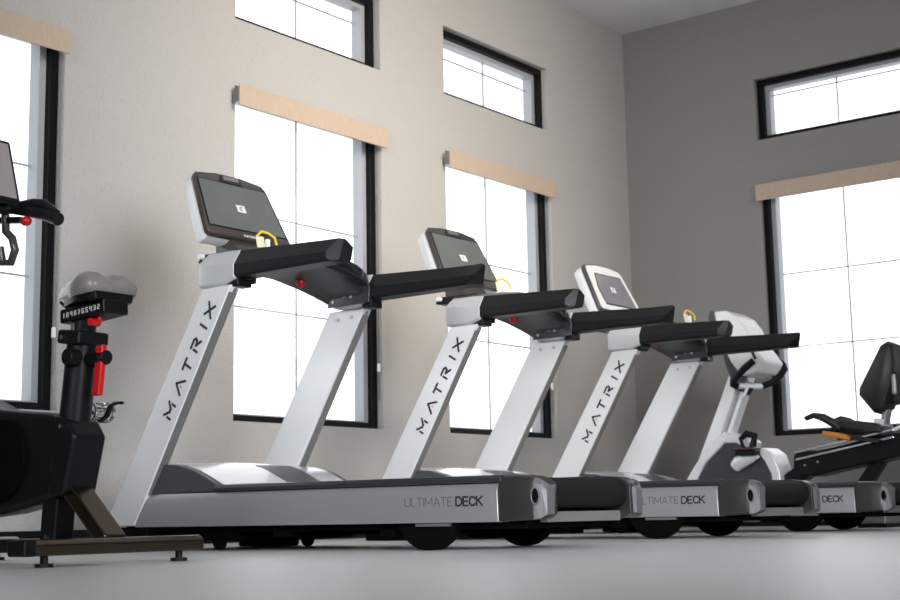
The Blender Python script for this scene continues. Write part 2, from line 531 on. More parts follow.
def make_treadmill():
    root = thing('treadmill', (2.15, 4.94, 0), '', 'treadmill', 'silver and black treadmills in a row')
    for s in (-1, 1):
        # upright post, slightly flared at the foot
        outer = [(-1.335, 0.118), (-1.285, 0.185), (-0.640, 1.212), (-0.446, 1.215), (-1.050, 0.205), (-1.105, 0.118)]
        if s > 0:
            outer = [(u - (0.10 if i < 3 else 0.05), z) for i, (u, z) in enumerate(outer)]
        m = MB()
        m.prism(outer, s * 0.525, s * 0.458)
        up_ = m.build('upright', SILV, root, bevel=0.008, seg=3)
        for i, (bu, bz) in enumerate(((-0.70, 1.165), (-0.60, 1.172))):
            MB().cyl((bu + 0.02, s * 0.4585, bz), (bu + 0.02, s * 0.452, bz), 0.010, 12).build('bolt', STEEL, up_)
        # bolt on the rear face
        MB().cyl((-0.492 - (0.05 if s > 0 else 0), s * 0.49, 1.195), (-0.452 - (0.05 if s > 0 else 0), s * 0.49, 1.190), 0.010, 12).build('bolt', STEEL, up_)
        # silver side panel with a soft crease near its top
        prof = [(0.112, 0.0), (0.114, -0.004), (0.235, -0.002), (0.266, 0.014)]
        rings = []
        for (ub, ut) in ((-1.100, -1.038), (-1.085, -1.022), (0.941, 0.936)):
            r = []
            for z, ins in prof:
                u = ub + (ut - ub) * (z - 0.112) / 0.154
                r.append((u, yv(u, s, ins), z))
            for z, ins in ((0.266, 0.09), (0.112, 0.09)):
                u = ub + (ut - ub) * (z - 0.112) / 0.154
                r.append((u, yv(u, s, ins), z))
            rings.append(r)
        MB().loft(rings).build('side_panel', PANEL, root, bevel=0.003)
        # dark foot rail on top of the panel
        rings = []
        for u in (-0.60, 0.955):
            rings.append([(u, yv(u, s, 0.0), 0.269), (u, yv(u, s, -0.002), 0.285), (u, yv(u, s, 0.012), 0.299), (u, yv(u, s, 0.135), 0.299), (u, yv(u, s, 0.135), 0.269)])
        MB().loft(rings).build('foot_rail', DASH, root, bevel=0.003)
        # side cheek of the motor hood
        chk = [(-1.046, 0.269), (-0.962, 0.396), (-0.937, 0.404), (-0.836, 0.398), (-0.731, 0.369), (-0.642, 0.329), (-0.585, 0.298), (-0.578, 0.270)]
        MB().loft([[(u, yv(u, s, 0.010), z) for u, z in chk], [(u, yv(u, s, 0.055), z) for u, z in chk]]).build('hood_cheek', DGREY, root, bevel=0.003)
        # rear end cap
        cap = []
        plan = [(0.944, 0.000, 0.114, 0.298), (1.02, 0.002, 0.116, 0.298), (1.09, 0.006, 0.120, 0.291), (1.125, 0.014, 0.126, 0.276), (1.146, 0.034, 0.140, 0.255)]
        for u, ins, zb, zt in plan:
            yo = s * ((0.380 if s < 0 else 0.418) - ins)
            yi = -0.262 if s < 0 else 0.300
            cap.append([(u, yo, zb + 0.006), (u, yo, zt - 0.035), (u, yo - s * 0.012, zt - 0.008), (u, yo - s * 0.03, zt), (u, yi, zt), (u, yi, zb), (u, yo - s * 0.01, zb)])
        c = MB().loft(cap).build('end_cap', CAPM, root, bevel=0.004)
        # bright rim band at the very end with its oval hole
        band = []
        for u, ins, zb, zt in ((1.105, 0.008, 0.119, 0.286), (1.135, 0.016, 0.124, 0.274), (1.154, 0.036, 0.138, 0.254), (1.156, 0.085, 0.140, 0.254)):
            yo = s * ((0.380 if s < 0 else 0.418) - ins)
            dn = 0.012
            band.append([(u + 0.001, yo + s * 0.003, zb), (u + 0.001, yo + s * 0.003, zt - 0.02), (u, yo - s * 0.015, zt + 0.002), (u - dn, yo - s * 0.02, zt - 0.01), (u - dn, yo - s * dn, zb)])
        MB().loft(band).build('cap_rim', RIM, c, bevel=0.002)
        n0 = Vector((0.22, s * 0.97, 0)).normalized()
        hc = Vector((1.116, -0.372 if s < 0 else 0.410, 0.212))
        tg = Vector((0.97, -s * 0.22, 0)).normalized()
        ring = MB()
        ring.tube([hc + n0 * 0.004 + tg * (0.017 * math.cos(a)) + Vector((0, 0, 0.032 * math.sin(a))) for a in [2 * math.pi * i / 20 for i in range(21)]], 0.0035, 8)
        ring.build('hole_rim', RIM, c)
        MB().loft([[hc + n0 * d + tg * (0.016 * math.cos(a)) + Vector((0, 0, 0.030 * math.sin(a))) for a in [2 * math.pi * i / 20 for i in range(20)]] for d in (-0.01, 0.005)]).build('adjuster_hole', BLKM, c)
        # big dark rear support wheel
        yw = s * 0.342
        wr, wz, n_ = 0.165, 0.165, 56
        a0 = math.asin((0.258 - wz) / wr)
        arc = [(0.565 + wr * math.cos(a0 - (math.pi + 2 * a0) * i / n_), wz + wr * math.sin(a0 - (math.pi + 2 * a0) * i / n_)) for i in range(n_ + 1)]
        MB().prism(arc, yw - 0.030, yw + 0.030).build('support_wheel', BLKM, root, bevel=0.006)
        MB().box((0.52, s * 0.330, 0.098), (0.70, s * 0.388, 0.110)).build('wheel_bracket', STEEL, root)
        # small caster under the motor
        MB().cyl((-0.75, s * 0.30 - 0.014, 0.036), (-0.75, s * 0.30 + 0.014, 0.036), 0.036, 24).build('caster', BLK, root, bevel=0.003)
        MB().box((-0.78, s * 0.30 - 0.022, 0.05), (-0.72, s * 0.30 + 0.022, 0.105)).build('caster_fork', BLK, root)
        # front foot
        MB().box((-1.31, s * 0.35, 0.0), (-1.02, s * 0.52, 0.112)).build('front_foot', BLKM, root, bevel=0.008)
    # black frame under the deck
    MB().loft([[(-1.25, -0.45, z), (-1.25, 0.45, z), (1.02, 0.30, z), (1.02, -0.30, z)] for z in (0.085, 0.262)]).build('chassis', BLKM, root)
    MB().box((-1.20, -0.42, 0.045), (-0.55, 0.42, 0.086)).build('motor_tray', BLKM, root, bevel=0.004)
    MB().box((-0.30, -0.40, 0.06), (-0.22, 0.40, 0.086)).build('cross_member', BLKM, root, bevel=0.004)
    MB().box((0.30, -0.36, 0.06), (0.38, 0.36, 0.086)).build('cross_member', BLKM, root, bevel=0.004)
    # silver motor hood: swept cover between the cheeks
    rings = []
    prof = [(-1.215, 0.27), (-1.215, 0.395), (-1.18, 0.415), (-1.02, 0.418), (-0.937, 0.412), (-0.836, 0.402), (-0.731, 0.373), (-0.642, 0.333), (-0.575, 0.302), (-0.575, 0.27)]
    for f in (-1, -0.8, -0.45, 0, 0.45, 0.8, 1):
        r = []
        for i, (u, z) in enumerate(prof):
            dz = 0.0 if z < 0.28 else 0.012 * (1 - f * f)
            hw = 0.452 if u < -1.0 else abs(yv(u, 1, 0.056))
            r.append((u + (0.03 * f * f if u < -1.1 else 0), f * hw, z + dz))
        rings.append(r)
    hood = MB().loft(rings).build('motor_hood', HOODM, root, smooth=50)
    MB().loft([[(-1.13 + 0.075 * math.cos(a), -0.02 + 0.10 * math.sin(a), z) for a in [2 * math.pi * i / 24 for i in range(24)]] for z in (0.40, 0.4315)]).build('hood_recess', DGREY, hood)
    # reflection of the upright, laid on the hood as a dark strip
    MB().loft([[(u, y, z + 0.012 + dz) for y in (-0.02, 0.22)] + [(u, y, z + 0.006) for y in (0.22, -0.02)] for u, z, dz in ((-0.80, 0.392, 0.002), (-0.731, 0.373, 0.002), (-0.642, 0.333, 0.002), (-0.58, 0.304, 0.002))]).build('hood_reflection', DGREY, hood)
    # belt wrapped round the rear roller, roller axis across
    prof = [(-0.60, 0.276), (-0.60, 0.286), (1.07, 0.286)]
    for i in range(1, 12):
        a = math.pi / 2 - math.pi * i / 11
        prof.append((1.07 + 0.062 * math.cos(a), 0.224 + 0.062 * math.sin(a)))
    prof += [(0.9, 0.162), (0.9, 0.275)]
    MB().prism(prof, -0.262, 0.300).build('running_belt', BELT, root, smooth=40)
    MB().box((1.06, -0.262, 0.108), (1.095, 0.300, 0.150)).build('rear_crossbar', TRIM, root, bevel=0.003)
    # arms and the joints they grow from
    for s in (-1, 1):
        def R(u, wo, wi, zb, zr, zt):
            o_, i_ = s * wo, s * wi
            mid0, mid1 = o_ + (i_ - o_) * 0.36, o_ + (i_ - o_) * 0.62
            return [(u, o_ - s * 0.012, zb), (u, o_, zb + 0.012), (u, o_, zr), (u, mid0, zt), (u, mid1, zt), (u, i_, zr), (u, i_, zb + 0.012), (u, i_ + s * 0.012, zb)]
        arm = [R(-0.425, 0.525, 0.405, 1.246, 1.306, 1.376), R(0.10, 0.527, 0.410, 1.247, 1.291, 1.352)]
        e0, e1 = [], []
        for (x, y, z), du, dv, nz, nx in zip(R(0.15, 0.527, 0.410, 1.248, 1.290, 1.349),
                (0.022, 0.002, 0.002, 0.040, 0.050, 0.040, -0.010, -0.020) if s > 0 else (0.022, 0.002, 0.002, 0.040, 0.050, 0.045, 0.030, 0.025),
                (0.035, 0.045, 0.048, 0.012, 0.0, 0.0, 0.0, 0.010),
                (1.254, 1.262, 1.302, 1.340, 1.342, 1.315, 1.262, 1.252),
                (0.182, 0.186, 0.196, 0.205, 0.212, 0.212, 0.150, 0.140) if s > 0 else (0.186, 0.192, 0.202, 0.208, 0.210, 0.208, 0.196, 0.188)):
            ext = 0.074 if s > 0 else 0.0
            e0.append((x + du + ext, y, z))
            e1.append((nx + ext, y - s * dv, nz))
        MB().loft(arm + [e0, e1]).build('arm', RUB, root, bevel=0.004)
        j = [R(-0.690, 0.490, 0.440, 1.262, 1.335, 1.352), R(-0.675, 0.515, 0.42, 1.222, 1.335, 1.366), R(-0.640, 0.527, 0.41, 1.212, 1.328, 1.383), R(-0.50, 0.529, 0.405, 1.213, 1.314, 1.382), R(-0.427, 0.529, 0.404, 1.238, 1.306, 1.378)]
        MB().loft(j).build('arm_joint', JNT, root, bevel=0.004, smooth=50)
        MB().prism([(-0.70, 1.224), (-0.41, 1.226), (-0.405, 1.30), (-0.43, 1.372), (-0.62, 1.365)], s * 0.396, s * 0.408).build('joint_liner', DASH, root, bevel=0.003)
        for bu, bz in ((-0.655, 1.250), (-0.575, 1.275), (-0.53, 1.268)):
            MB().cyl((bu, s * 0.397, bz), (bu, s * 0.392, bz), 0.009, 12).build('bolt', STEEL, root)
        MB().prism([(u - (0.05 if s > 0 else 0), z) for u, z in ((-1.03, 0.262), (-0.482, 1.180), (-0.461, 1.180), (-1.010, 0.262))], s * 0.518, s * 0.472).build('upright_trim', TRIM, root)
        MB().box((-0.478, s * 0.512, 1.205), (-0.415, s * 0.42, 1.244)).build('joint_collar', BLK, root, bevel=0.006)
    # dashboard bridge sweeping from upright top to upright top
    rings = []
    for v in (-0.462, -0.42, -0.36, -0.28, -0.15, 0, 0.15, 0.28, 0.36, 0.42, 0.462):
        t = min(1, abs(v) / 0.462)
        e = t ** 2.2
        L_ = lambda a, b: a + (b - a) * e
        rings.append([(L_(-0.86, -0.70), v, L_(1.375, 1.224)), (L_(-0.52, -0.43), v, L_(1.385, 1.226)), (L_(-0.47, -0.412), v, L_(1.395, 1.26)),
                      (L_(-0.34, -0.47), v, L_(1.415, 1.375)), (L_(-0.42, -0.52), v, L_(1.445, 1.385)), (L_(-0.88, -0.62), v, L_(1.465, 1.375)), (L_(-0.93, -0.66), v, L_(1.42, 1.33))])
    MB().loft(rings).build('dashboard', DASH, root, bevel=0.004, smooth=50)
    MB().tube([(-0.40 - 0.35 * (v / 0.44) ** 2 * 0.15, v, 1.382 - 0.075 * (v / 0.44) ** 2) for v in [-0.44 + 0.08 * i for i in range(12)]], 0.019, 12).build('front_grip_bar', RUB, root)
    for s in (-1, 1):
        for (u, v, z) in ((-0.78, 0.34, 1.30), (-0.60, 0.36, 1.29), (-0.56, 0.38, 1.28)):
            pass
    MB().ball((-0.72, 0.22, 1.345), 0.026, 0.026, 0.03).build('stop_knob', RED, root)
    # console neck and dark tray
    MB().loft([[(-0.98, -0.13, 1.44), (-0.98, 0.13, 1.44), (-0.80, 0.13, 1.45), (-0.80, -0.13, 1.45)], [(-1.00, -0.12, 1.60), (-1.00, 0.12, 1.60), (-0.90, 0.12, 1.58), (-0.90, -0.12, 1.58)]]).build('console_neck', BEZ, root, bevel=0.01)
    MB().loft([[(-0.93, -0.30, 1.40), (-0.93, 0.30, 1.40), (-0.62, 0.30, 1.38), (-0.62, -0.30, 1.38)], [(-0.92, -0.28, 1.445), (-0.92, 0.28, 1.445), (-0.63, 0.28, 1.44), (-0.63, -0.28, 1.44)]]).build('dash_tray', BLK, root, bevel=0.01)
    MB().cyl((-0.88, -0.305, 1.425), (-0.88, -0.33, 1.425), 0.014, 16).build('tray_knob', WHT, root)
    # lettering on the outer face of the near upright
    foot = Vector((-1.20, -0.5255, 0.142)) 
    A = Vector((-1.288, 0, 0.142))
    B = Vector((-0.642, 0, 1.209))
    A2 = Vector((-1.106, 0, 0.124))
    B2 = Vector((-0.446, 0, 1.215))
    run = (B - A).normalized()
    upv = Vector((-run.z, 0, run.x))
    m = MB()
    for ch, t in (('M', 0.485), ('A', 0.589), ('T', 0.672), ('R', 0.760), ('I', 0.836), ('X', 0.902)):
        wdt, ls = STENCIL[ch]
        c0 = (A + (B - A) * t) * 0.38 + (A2 + (B2 - A2) * t) * 0.62
        sc = 0.046

        def fn(s_, t_, c0=c0, wdt=wdt, sc=sc):
            p = c0 + run * ((s_ - wdt / 2) * sc) + upv * ((t_ - 0.5) * sc)
            return Vector((p.x, -0.5262, p.z)), Vector((0, -1, 0))
        strokes(m, ls, fn, 0.25)
    lt = m.build('lettering', INK, root)
    c0 = (A + (B - A) * 0.589) * 0.38 + (A2 + (B2 - A2) * 0.589) * 0.62 - upv * 0.010
    MB().cyl((c0.x, -0.5245, c0.z), (c0.x, -0.5272, c0.z), 0.0045, 12).build('letter_dot', RED, lt)
    # deck wording
    ls1, w1 = text_lines('ULTIMATE', 0.20)
    ls2, w2 = text_lines('DECK', 0.22)
    sc = 0.0345
    u0 = 0.486

    def fd(off):
        def f(s_, t_):
            u = u0 + (s_ + off) * sc
            z = 0.180 + t_ * sc
            return Vector((u, yv(u, -1, -0.0028), z)), Vector((-0.07, -1, 0)).normalized()
        return f
    m = MB()
    strokes(m, ls1, fd(0), 0.09, 0.001)
    m.build('lettering', INKG, root)
    m = MB()
    strokes(m, ls2, fd(w1 + 0.55), 0.20, 0.001)
    m.build('lettering', INK, root)
    return root


CN = Vector((0.90, 0, 0.437)).normalized()      # console face normal
CU = Vector((-0.437, 0, 0.90)).normalized()     # up along the console face
CB = Vector((-0.85, 0, 1.550))                  # bottom centre of the console face


def make_console(root, kind):
    def P(a, b, d=0.0):
        return CB + Vector((0, a, 0)) + CU * b + CN * d
    hb, ht, hh = 0.293, 0.252, 0.388
    out = [(-hb + 0.015, 0), (-hb, 0.02), (-ht, hh - 0.03), (-ht + 0.02, hh), (-0.09, hh + 0.022), (0.09, hh + 0.022), (ht - 0.02, hh), (ht, hh - 0.03), (hb, 0.02), (hb - 0.015, 0)]

    def ring(k, d, dy=0.0):
        return [P(a * k, (b - hh / 2) * k + hh / 2 + dy, d) for a, b in out]
    body = MB().loft([ring(0.97, -0.036), ring(1.0, -0.03), ring(1.0, -0.004), ring(0.985, 0.0)]).build('console', BEZ if kind == 'wide' else DGREY, root, smooth=50)
    MB().loft([ring(0.82, -0.120), ring(0.95, -0.108), ring(1.0, -0.068), ring(0.985, -0.034)]).build('console_back', WHT, body, smooth=50)
    if kind == 'wide':
        scr = [(-0.268, 0.055), (-0.234, 0.345), (0.234, 0.345), (0.268, 0.055)]
        bz = [(-0.275, 0.048), (-0.241, 0.352), (0.241, 0.352), (0.275, 0.048)]
        MB().loft([[P(a, b, -0.002) for a, b in bz], [P(a, b, 0.002) for a, b in bz]]).build('screen_surround', BLK, body)
    else:
        face = [(a * 0.955, (b - hh / 2) * 0.95 + hh / 2) for a, b in out]
        MB().loft([[P(a, b, -0.002) for a, b in face], [P(a, b, 0.004) for a, b in face]]).build('white_fascia', WHT, body, bevel=0.002)
        scr = [(-0.185, 0.06), (-0.195, 0.19), (-0.15, 0.315), (0.19, 0.315), (0.225, 0.06)]
        bz = [(-0.195, 0.05), (-0.205, 0.19), (-0.155, 0.325), (0.197, 0.325), (0.234, 0.05)]
        MB().loft([[P(a, b, 0.002) for a, b in bz], [P(a, b, 0.006) for a, b in bz]]).build('screen_surround', BLK, body)
    dz = 0.0 if kind == 'wide' else 0.004
    sc = MB().loft([[P(a, b, 0.001 + dz) for a, b in scr], [P(a, b, 0.004 + dz) for a, b in scr]]).build('screen', SCREEN if kind == 'wide' else SCREEN2, body)
    ic = [(-0.030, 0.17), (-0.030, 0.215), (0.030, 0.215), (0.030, 0.17)]
    MB().loft([[P(a, b, 0.003 + dz) for a, b in ic], [P(a, b, 0.005 + dz) for a, b in ic]]).build('screen_icon', INKW, sc)
    m = MB()
    m.tube([P(0.010 * math.cos(t), 0.192 + 0.010 * math.sin(t), 0.006 + dz) for t in [0.6 + 0.5 * i for i in range(10)]], 0.0022, 6)
    m.build('screen_icon', INKG, sc)
    # raised sensor bar on the top edge, small maker's word on the bottom edge
    tb = [(-0.075, 0.352), (-0.065, 0.398), (0.065, 0.398), (0.075, 0.352)]
    MB().loft([[P(a, b, -0.002) for a, b in tb], [P(a, b, 0.006) for a, b in tb]]).build('top_handle', CAPM if kind == 'wide' else WHT, body, bevel=0.003)
    if kind == 'wide':
        sp = [(-0.055, 0.368), (-0.050, 0.392), (0.050, 0.392), (0.055, 0.368)]
        MB().loft([[P(a, b, 0.002) for a, b in sp], [P(a, b, 0.0085) for a, b in sp]]).build('top_plate', STEEL, body)
        ls, wd = text_lines('MATRIX', 0.35)
        m = MB()
        strokes(m, ls, lambda s_, t_: (P(-0.045 + s_ * 0.013, 0.014 + t_ * 0.012, 0.001), CN), 0.2, 0.0008)
        m.build('lettering', INKW, body)
    return body


def place(o, x, y, label):
    o.location = (x, y, 0)
    o['label'] = label


tm1 = make_treadmill()
tm2 = copy_tree(tm1)
tm3 = copy_tree(tm1)
make_console(tm1, 'wide')
for ch in [c for c in tm1.children if c.name.startswith('console') and 'neck' not in c.name]:
    copy_tree(ch, tm2)
make_console(tm3, 'small')
place(tm1, 2.150, 4.940, 'nearest and largest treadmill, silver uprights and wide dark screen, left of the other two')
place(tm2, 2.138, 6.850, 'middle one of the three silver treadmills, wide dark screen half hidden behind a black arm')
place(tm3, 2.139, 8.628, 'farthest treadmill with white framed smaller screen, nearest the dark right wall')


def make_tag(base, label):
    """cream card with a yellow cord clipped at the foot of a console"""
    bx, by = base
    r = thing('clip_tag', (bx, by, 1.470), label, 'tag', 'cream tags with yellow cords on the treadmill dashboards')
    MB().loft([[(-0.004, -0.026, 0.0), (-0.004, 0.026, 0.0), (0.004, 0.026, 0.0), (0.004, -0.026, 0.0)], [(-0.016, -0.026, 0.060), (-0.016, 0.026, 0.060), (-0.008, 0.026, 0.060), (-0.008, -0.026, 0.060)]]).build('card', CREAM, r, bevel=0.003)
    MB().box((-0.012, 0.034, 0.0), (0.008, 0.056, 0.050)).build('clip', WHT, r, bevel=0.004)
    MB().tube([(-0.010, -0.018, 0.058), (-0.01, 0.01, 0.085), (0.0, 0.045, 0.080), (0.012, 0.080, 0.060), (0.014, 0.092, 0.025)], 0.007, 8).build('cord', YEL, r)
    return r


for t, du, dv, z, nm in ((tm1, -0.62, -0.16, 1.458, 'cream tag with yellow cord under the console of the nearest treadmill'),
                         (tm2, -0.60, -0.08, 1.465, 'cream tag with yellow cord under the console of the middle treadmill'),
                         (tm3, -0.38, 0.07, 1.446, 'cream tag with yellow cord standing above the arm of the farthest treadmill')):
    make_tag((t.location.x + du, t.location.y + dv), nm).location.z = z


# ------------------------------------------------------------------ spin bike at the left edge
def make_spin_bike():
    ox, oy = 2.0, 3.11
    r = thing('spin_bike', (ox, oy, 0), 'black indoor spin bike with grey saddle and red lever cut off by the left edge', 'exercise bike')

    def T(x, y, z):
        return (x - ox, y - oy, z)

    def prism(poly, y0, y1):
        return MB().prism([(p[0] - ox, p[1]) for p in poly], y0 - oy, y1 - oy)
    # rear and front stabilisers with feet
    for nm, x, y0, y1, z in (('rear_stabilizer', 2.53, 2.745, 3.475, 0.062), ('front_stabilizer', 1.52, 2.80, 3.42, 0.062)):
        st = MB().loft([[T(x + dx, y, z + dz) for dx, dz in ((-0.045, -0.025), (0.045, -0.025), (0.045, 0.012), (0.025, 0.028), (-0.025, 0.028), (-0.045, 0.012))] for y in (y0, y1)]).build(nm, BRONZE if x > 2 else STEEL, r, bevel=0.006)
        MB().box(T(x - 0.047, y0 - 0.03, z - 0.026), T(x + 0.047, y0 + 0.02, z + 0.029)).build('end_plug', BLK, st, bevel=0.008)
        for fy in (y0 + 0.08, y1 - 0.08):
            MB().cyl(T(x, fy, 0), T(x, fy, 0.012), 0.030, 20).cyl(T(x, fy, 0.010), T(x, fy, 0.045), 0.013, 12).build('foot', BLK, st)
    # main shroud
    body = [(1.30, 0.30), (1.36, 0.56), (1.55, 0.665), (1.80, 0.605), (1.92, 0.560), (2.22, 0.530), (2.31, 0.505), (2.36, 0.465), (2.372, 0.42), (2.325, 0.240), (2.22, 0.215), (1.99, 0.178), (1.6, 0.15), (1.40, 0.18)]
    sh = prism(body, 3.045, 3.175).build('drive_shroud', BLK, r, bevel=0.03, seg=4)
    # top edge highlight strip and cover disc
    MB().cyl(T(1.965, 3.047, 0.37), T(1.965, 3.030, 0.37), 0.15, 40).build('crank_cover', BLKM, sh, bevel=0.004)
    rearp = [(2.27, 0.520), (2.345, 0.497), (2.39, 0.44), (2.335, 0.238), (2.24, 0.225)]
    prism(rearp, 3.038, 3.182).build('rear_frame_plate', BLK, sh, bevel=0.015, seg=3)
    MB().cyl(T(2.315, 3.038, 0.475), T(2.315, 3.032, 0.475), 0.008, 12).build('bolt', CHR, sh)
    # cranks and pedals
    cr = MB().rbar(T(1.965, 2.985, 0.37), T(1.90, 2.985, 0.19), 0.035, 0.018).cyl(T(1.965, 3.01, 0.37), T(1.965, 2.97, 0.37), 0.022, 20).build('crank', STEEL, r, bevel=0.004)
    MB().box(T(1.85, 2.875, 0.178), T(1.95, 2.972, 0.202)).build('pedal', BLK, cr, bevel=0.006)
    cr = MB().rbar(T(1.965, 3.255, 0.37), T(2.165, 3.255, 0.535), 0.030, 0.018).build('crank', STEEL, r, bevel=0.004)
    pd = MB().cyl(T(2.165, 3.26, 0.545), T(2.165, 3.36, 0.545), 0.016, 16)
    for sy in (3.275, 3.355):
        pd.tube([T(2.165 + 0.042 * math.cos(a), sy, 0.545 + 0.034 * math.sin(a)) for a in [2 * math.pi * i / 14 for i in range(15)]], 0.006, 8)
    for a in (0.4, 1.6, 2.7, 3.8, 5.2):
        pd.tube([T(2.165 + 0.042 * math.cos(a), 3.275, 0.545 + 0.034 * math.sin(a)), T(2.165 + 0.042 * math.cos(a), 3.355, 0.545 + 0.034 * math.sin(a))], 0.005, 6)
    pd = pd.build('pedal', CHR, cr)
    MB().tube([T(2.185, 3.31, 0.51), T(2.225, 3.31, 0.53), T(2.245, 3.31, 0.565), T(2.275, 3.31, 0.574), T(2.305, 3.31, 0.572)], 0.006, 8, 0.014).build('toe_strap', BLK, cr)
    # frame below
    MB().rbar(T(2.225, 3.11, 0.27), T(2.205, 3.11, 0.055), 0.085, 0.085).build('frame_post', BLK, r, bevel=0.008)
    MB().rbar(T(2.30, 3.11, 0.27), T(2.52, 3.11, 0.075), 0.055, 0.095).build('rear_strut', BRONZE, r, bevel=0.010, seg=3)
    MB().rbar(T(2.45, 3.11, 0.062), T(1.56, 3.11, 0.062), 0.05, 0.07).build('floor_beam', BLK, r, bevel=0.008)
    MB().cyl(T(2.21, 3.07, 0.09), T(2.21, 3.06, 0.09), 0.012, 12).build('bolt', CHR, r)
    # seat post
    MB().tube([T(2.297, 3.11, 0.49), T(2.335, 3.11, 0.785)], 0.052, 24, 0.058).build('post_sleeve', BLK, r, smooth=50)
    cl = MB().rbar(T(2.331, 3.11, 0.765), T(2.337, 3.11, 0.815), 0.125, 0.135).build('post_collar', BLK, r, bevel=0.010)
    MB().cyl(T(2.31, 3.042, 0.79), T(2.31, 3.034, 0.79), 0.008, 12).build('bolt', CHR, cl)
    MB().tube([T(2.330, 3.11, 0.79), T(2.345, 3.11, 0.865)], 0.040, 24, 0.046).build('seat_post', BLK, r, smooth=50)
    MB().box(T(2.325, 3.062, 0.80), T(2.342, 3.070, 0.84)).build('height_scale', STEEL, r)
    kn = MB().cyl(T(2.36, 3.07, 0.715), T(2.36, 3.02, 0.715), 0.030, 24).cyl(T(2.38, 3.11, 0.71), T(2.455, 3.11, 0.71), 0.028, 20).build('adjust_knob', BLK, r, bevel=0.004)
    MB().cyl(T(2.43, 3.11, 0.715), T(2.47, 3.11, 0.71), 0.026, 24).build('lever_hub', BLK, kn, bevel=0.004)
    MB().loft([[T(x - 0.017 * k, y, z) for x, y in ((2.432, 3.088), (2.470, 3.088), (2.470, 3.112), (2.432, 3.112))] for z, k in ((0.755, 0.0), (0.70, 0.2), (0.585, 1.0), (0.578, 1.1))]).build('lever', RED, r, bevel=0.006)
    # fore-aft slider with its numbered scale
    sl = MB().rbar(T(2.270, 3.11, 0.868), T(2.515, 3.11, 0.885), 0.050, 0.110).build('seat_slider', BLK, r, bevel=0.006)
    m = MB()
    seg = {'1': [[(0.4, 0), (0.4, 1)]], '2': [[(0, 1), (0.6, 1), (0.6, 0.5), (0, 0.5), (0, 0), (0.6, 0)]], '3': [[(0, 1), (0.6, 1), (0.6, 0), (0, 0)], [(0.1, 0.5), (0.6, 0.5)]],
           '4': [[(0, 1), (0, 0.45), (0.6, 0.45)], [(0.6, 1), (0.6, 0)]], '5': [[(0.6, 1), (0, 1), (0, 0.5), (0.6, 0.5), (0.6, 0), (0, 0)]], '6': [[(0.6, 1), (0, 1), (0, 0), (0.6, 0), (0.6, 0.5), (0, 0.5)]],
           '7': [[(0, 1), (0.6, 1), (0.2, 0)]], '8': [[(0, 0), (0.6, 0), (0.6, 1), (0, 1), (0, 0)], [(0, 0.5), (0.6, 0.5)]], '9': [[(0.6, 0.5), (0, 0.5), (0, 1), (0.6, 1), (0.6, 0)]], '0': [[(0, 0), (0.6, 0), (0.6, 1), (0, 1), (0, 0)]]}
    for i, ch in enumerate('1098765432'):
        x = 2.290 + i * 0.0215
        z = 0.866 + (x - 2.27) * 0.07
        strokes(m, seg[ch], lambda s_, t_, x=x, z=z: (Vector(T(x + s_ * 0.015, 3.0542, z - 0.006 + t_ * 0.015)), Vector((0, -1, 0))), 0.17, 0.0008)
    m.build('scale_marks', INKW, sl)
    MB().cyl(T(2.435, 3.10, 0.835), T(2.435, 3.06, 0.835), 0.014, 20).cyl(T(2.435, 3.10, 0.835), T(2.435, 3.10, 0.865), 0.010, 12).build('slider_knob', RED, r)
    # saddle: narrow nose forward, two broad lobes behind
    rings = []
    for x, hw, zt, zb, gr in ((2.240, 0.018, 0.975, 0.945, 0.0), (2.250, 0.028, 0.99, 0.938, 0.0), (2.27, 0.040, 1.000, 0.932, 0.003), (2.32, 0.062, 1.003, 0.928, 0.008), (2.37, 0.090, 1.012, 0.926, 0.018), (2.43, 0.112, 1.024, 0.925, 0.030), (2.475, 0.111, 1.014, 0.927, 0.028), (2.50, 0.105, 0.988, 0.932, 0.016), (2.512, 0.085, 0.965, 0.940, 0.006)):
        rr = []
        n = 20
        for i in range(n + 1):
            a = math.pi * i / n
            c = math.cos(a)
            lobe = math.sin(a) ** 0.6
            z = zb + 0.022 + (zt - zb - 0.022) * lobe - gr * math.exp(-(c * 3.0) ** 2)
            rr.append(T(x, 3.11 - hw * c, z))
        rr += [T(x, 3.11 + hw * 0.93, zb), T(x, 3.11, zb), T(x, 3.11 - hw * 0.93, zb)]
        rings.append(rr)
    sd = MB().loft(rings).build('saddle', SADDLE, r, smooth=70)
    rings = []
    for x, hw in ((2.245, 0.020), (2.27, 0.040), (2.33, 0.066), (2.38, 0.092), (2.43, 0.110), (2.48, 0.106), (2.505, 0.088)):
        rings.append([T(x, 3.11 - hw, 0.945), T(x, 3.11 + hw, 0.945), T(x, 3.11 + hw * 0.88, 0.905), T(x, 3.11 - hw * 0.88, 0.905)])
    MB().loft(rings).build('saddle_base', BLK, sd, bevel=0.004)
    rl = MB()
    for dy in (-0.028, 0.028):
        rl.tube([T(2.22, 3.11 + dy * 0.5, 0.93), T(2.28, 3.11 + dy, 0.900), T(2.40, 3.11 + dy, 0.898), T(2.48, 3.11 + dy * 1.6, 0.925)], 0.006, 8)
    rl.cyl(T(2.38, 3.065, 0.893), T(2.38, 3.155, 0.893), 0.018, 16)
    rl.build('saddle_rail', BLK, sd)
    MB().tube([T(2.27, 3.085, 0.950), T(2.23, 3.09, 0.945), T(2.215, 3.10, 0.955), T(2.215, 3.11, 0.980), T(2.235, 3.115, 0.992), T(2.265, 3.115, 0.998)], 0.007, 10).build('nose_loop', WHT, sd)
    # front end: flywheel, head post, handlebar, screen
    MB().cyl(T(1.52, 3.085, 0.42), T(1.52, 3.135, 0.42), 0.27, 48).build('flywheel', STEEL, r, bevel=0.006)
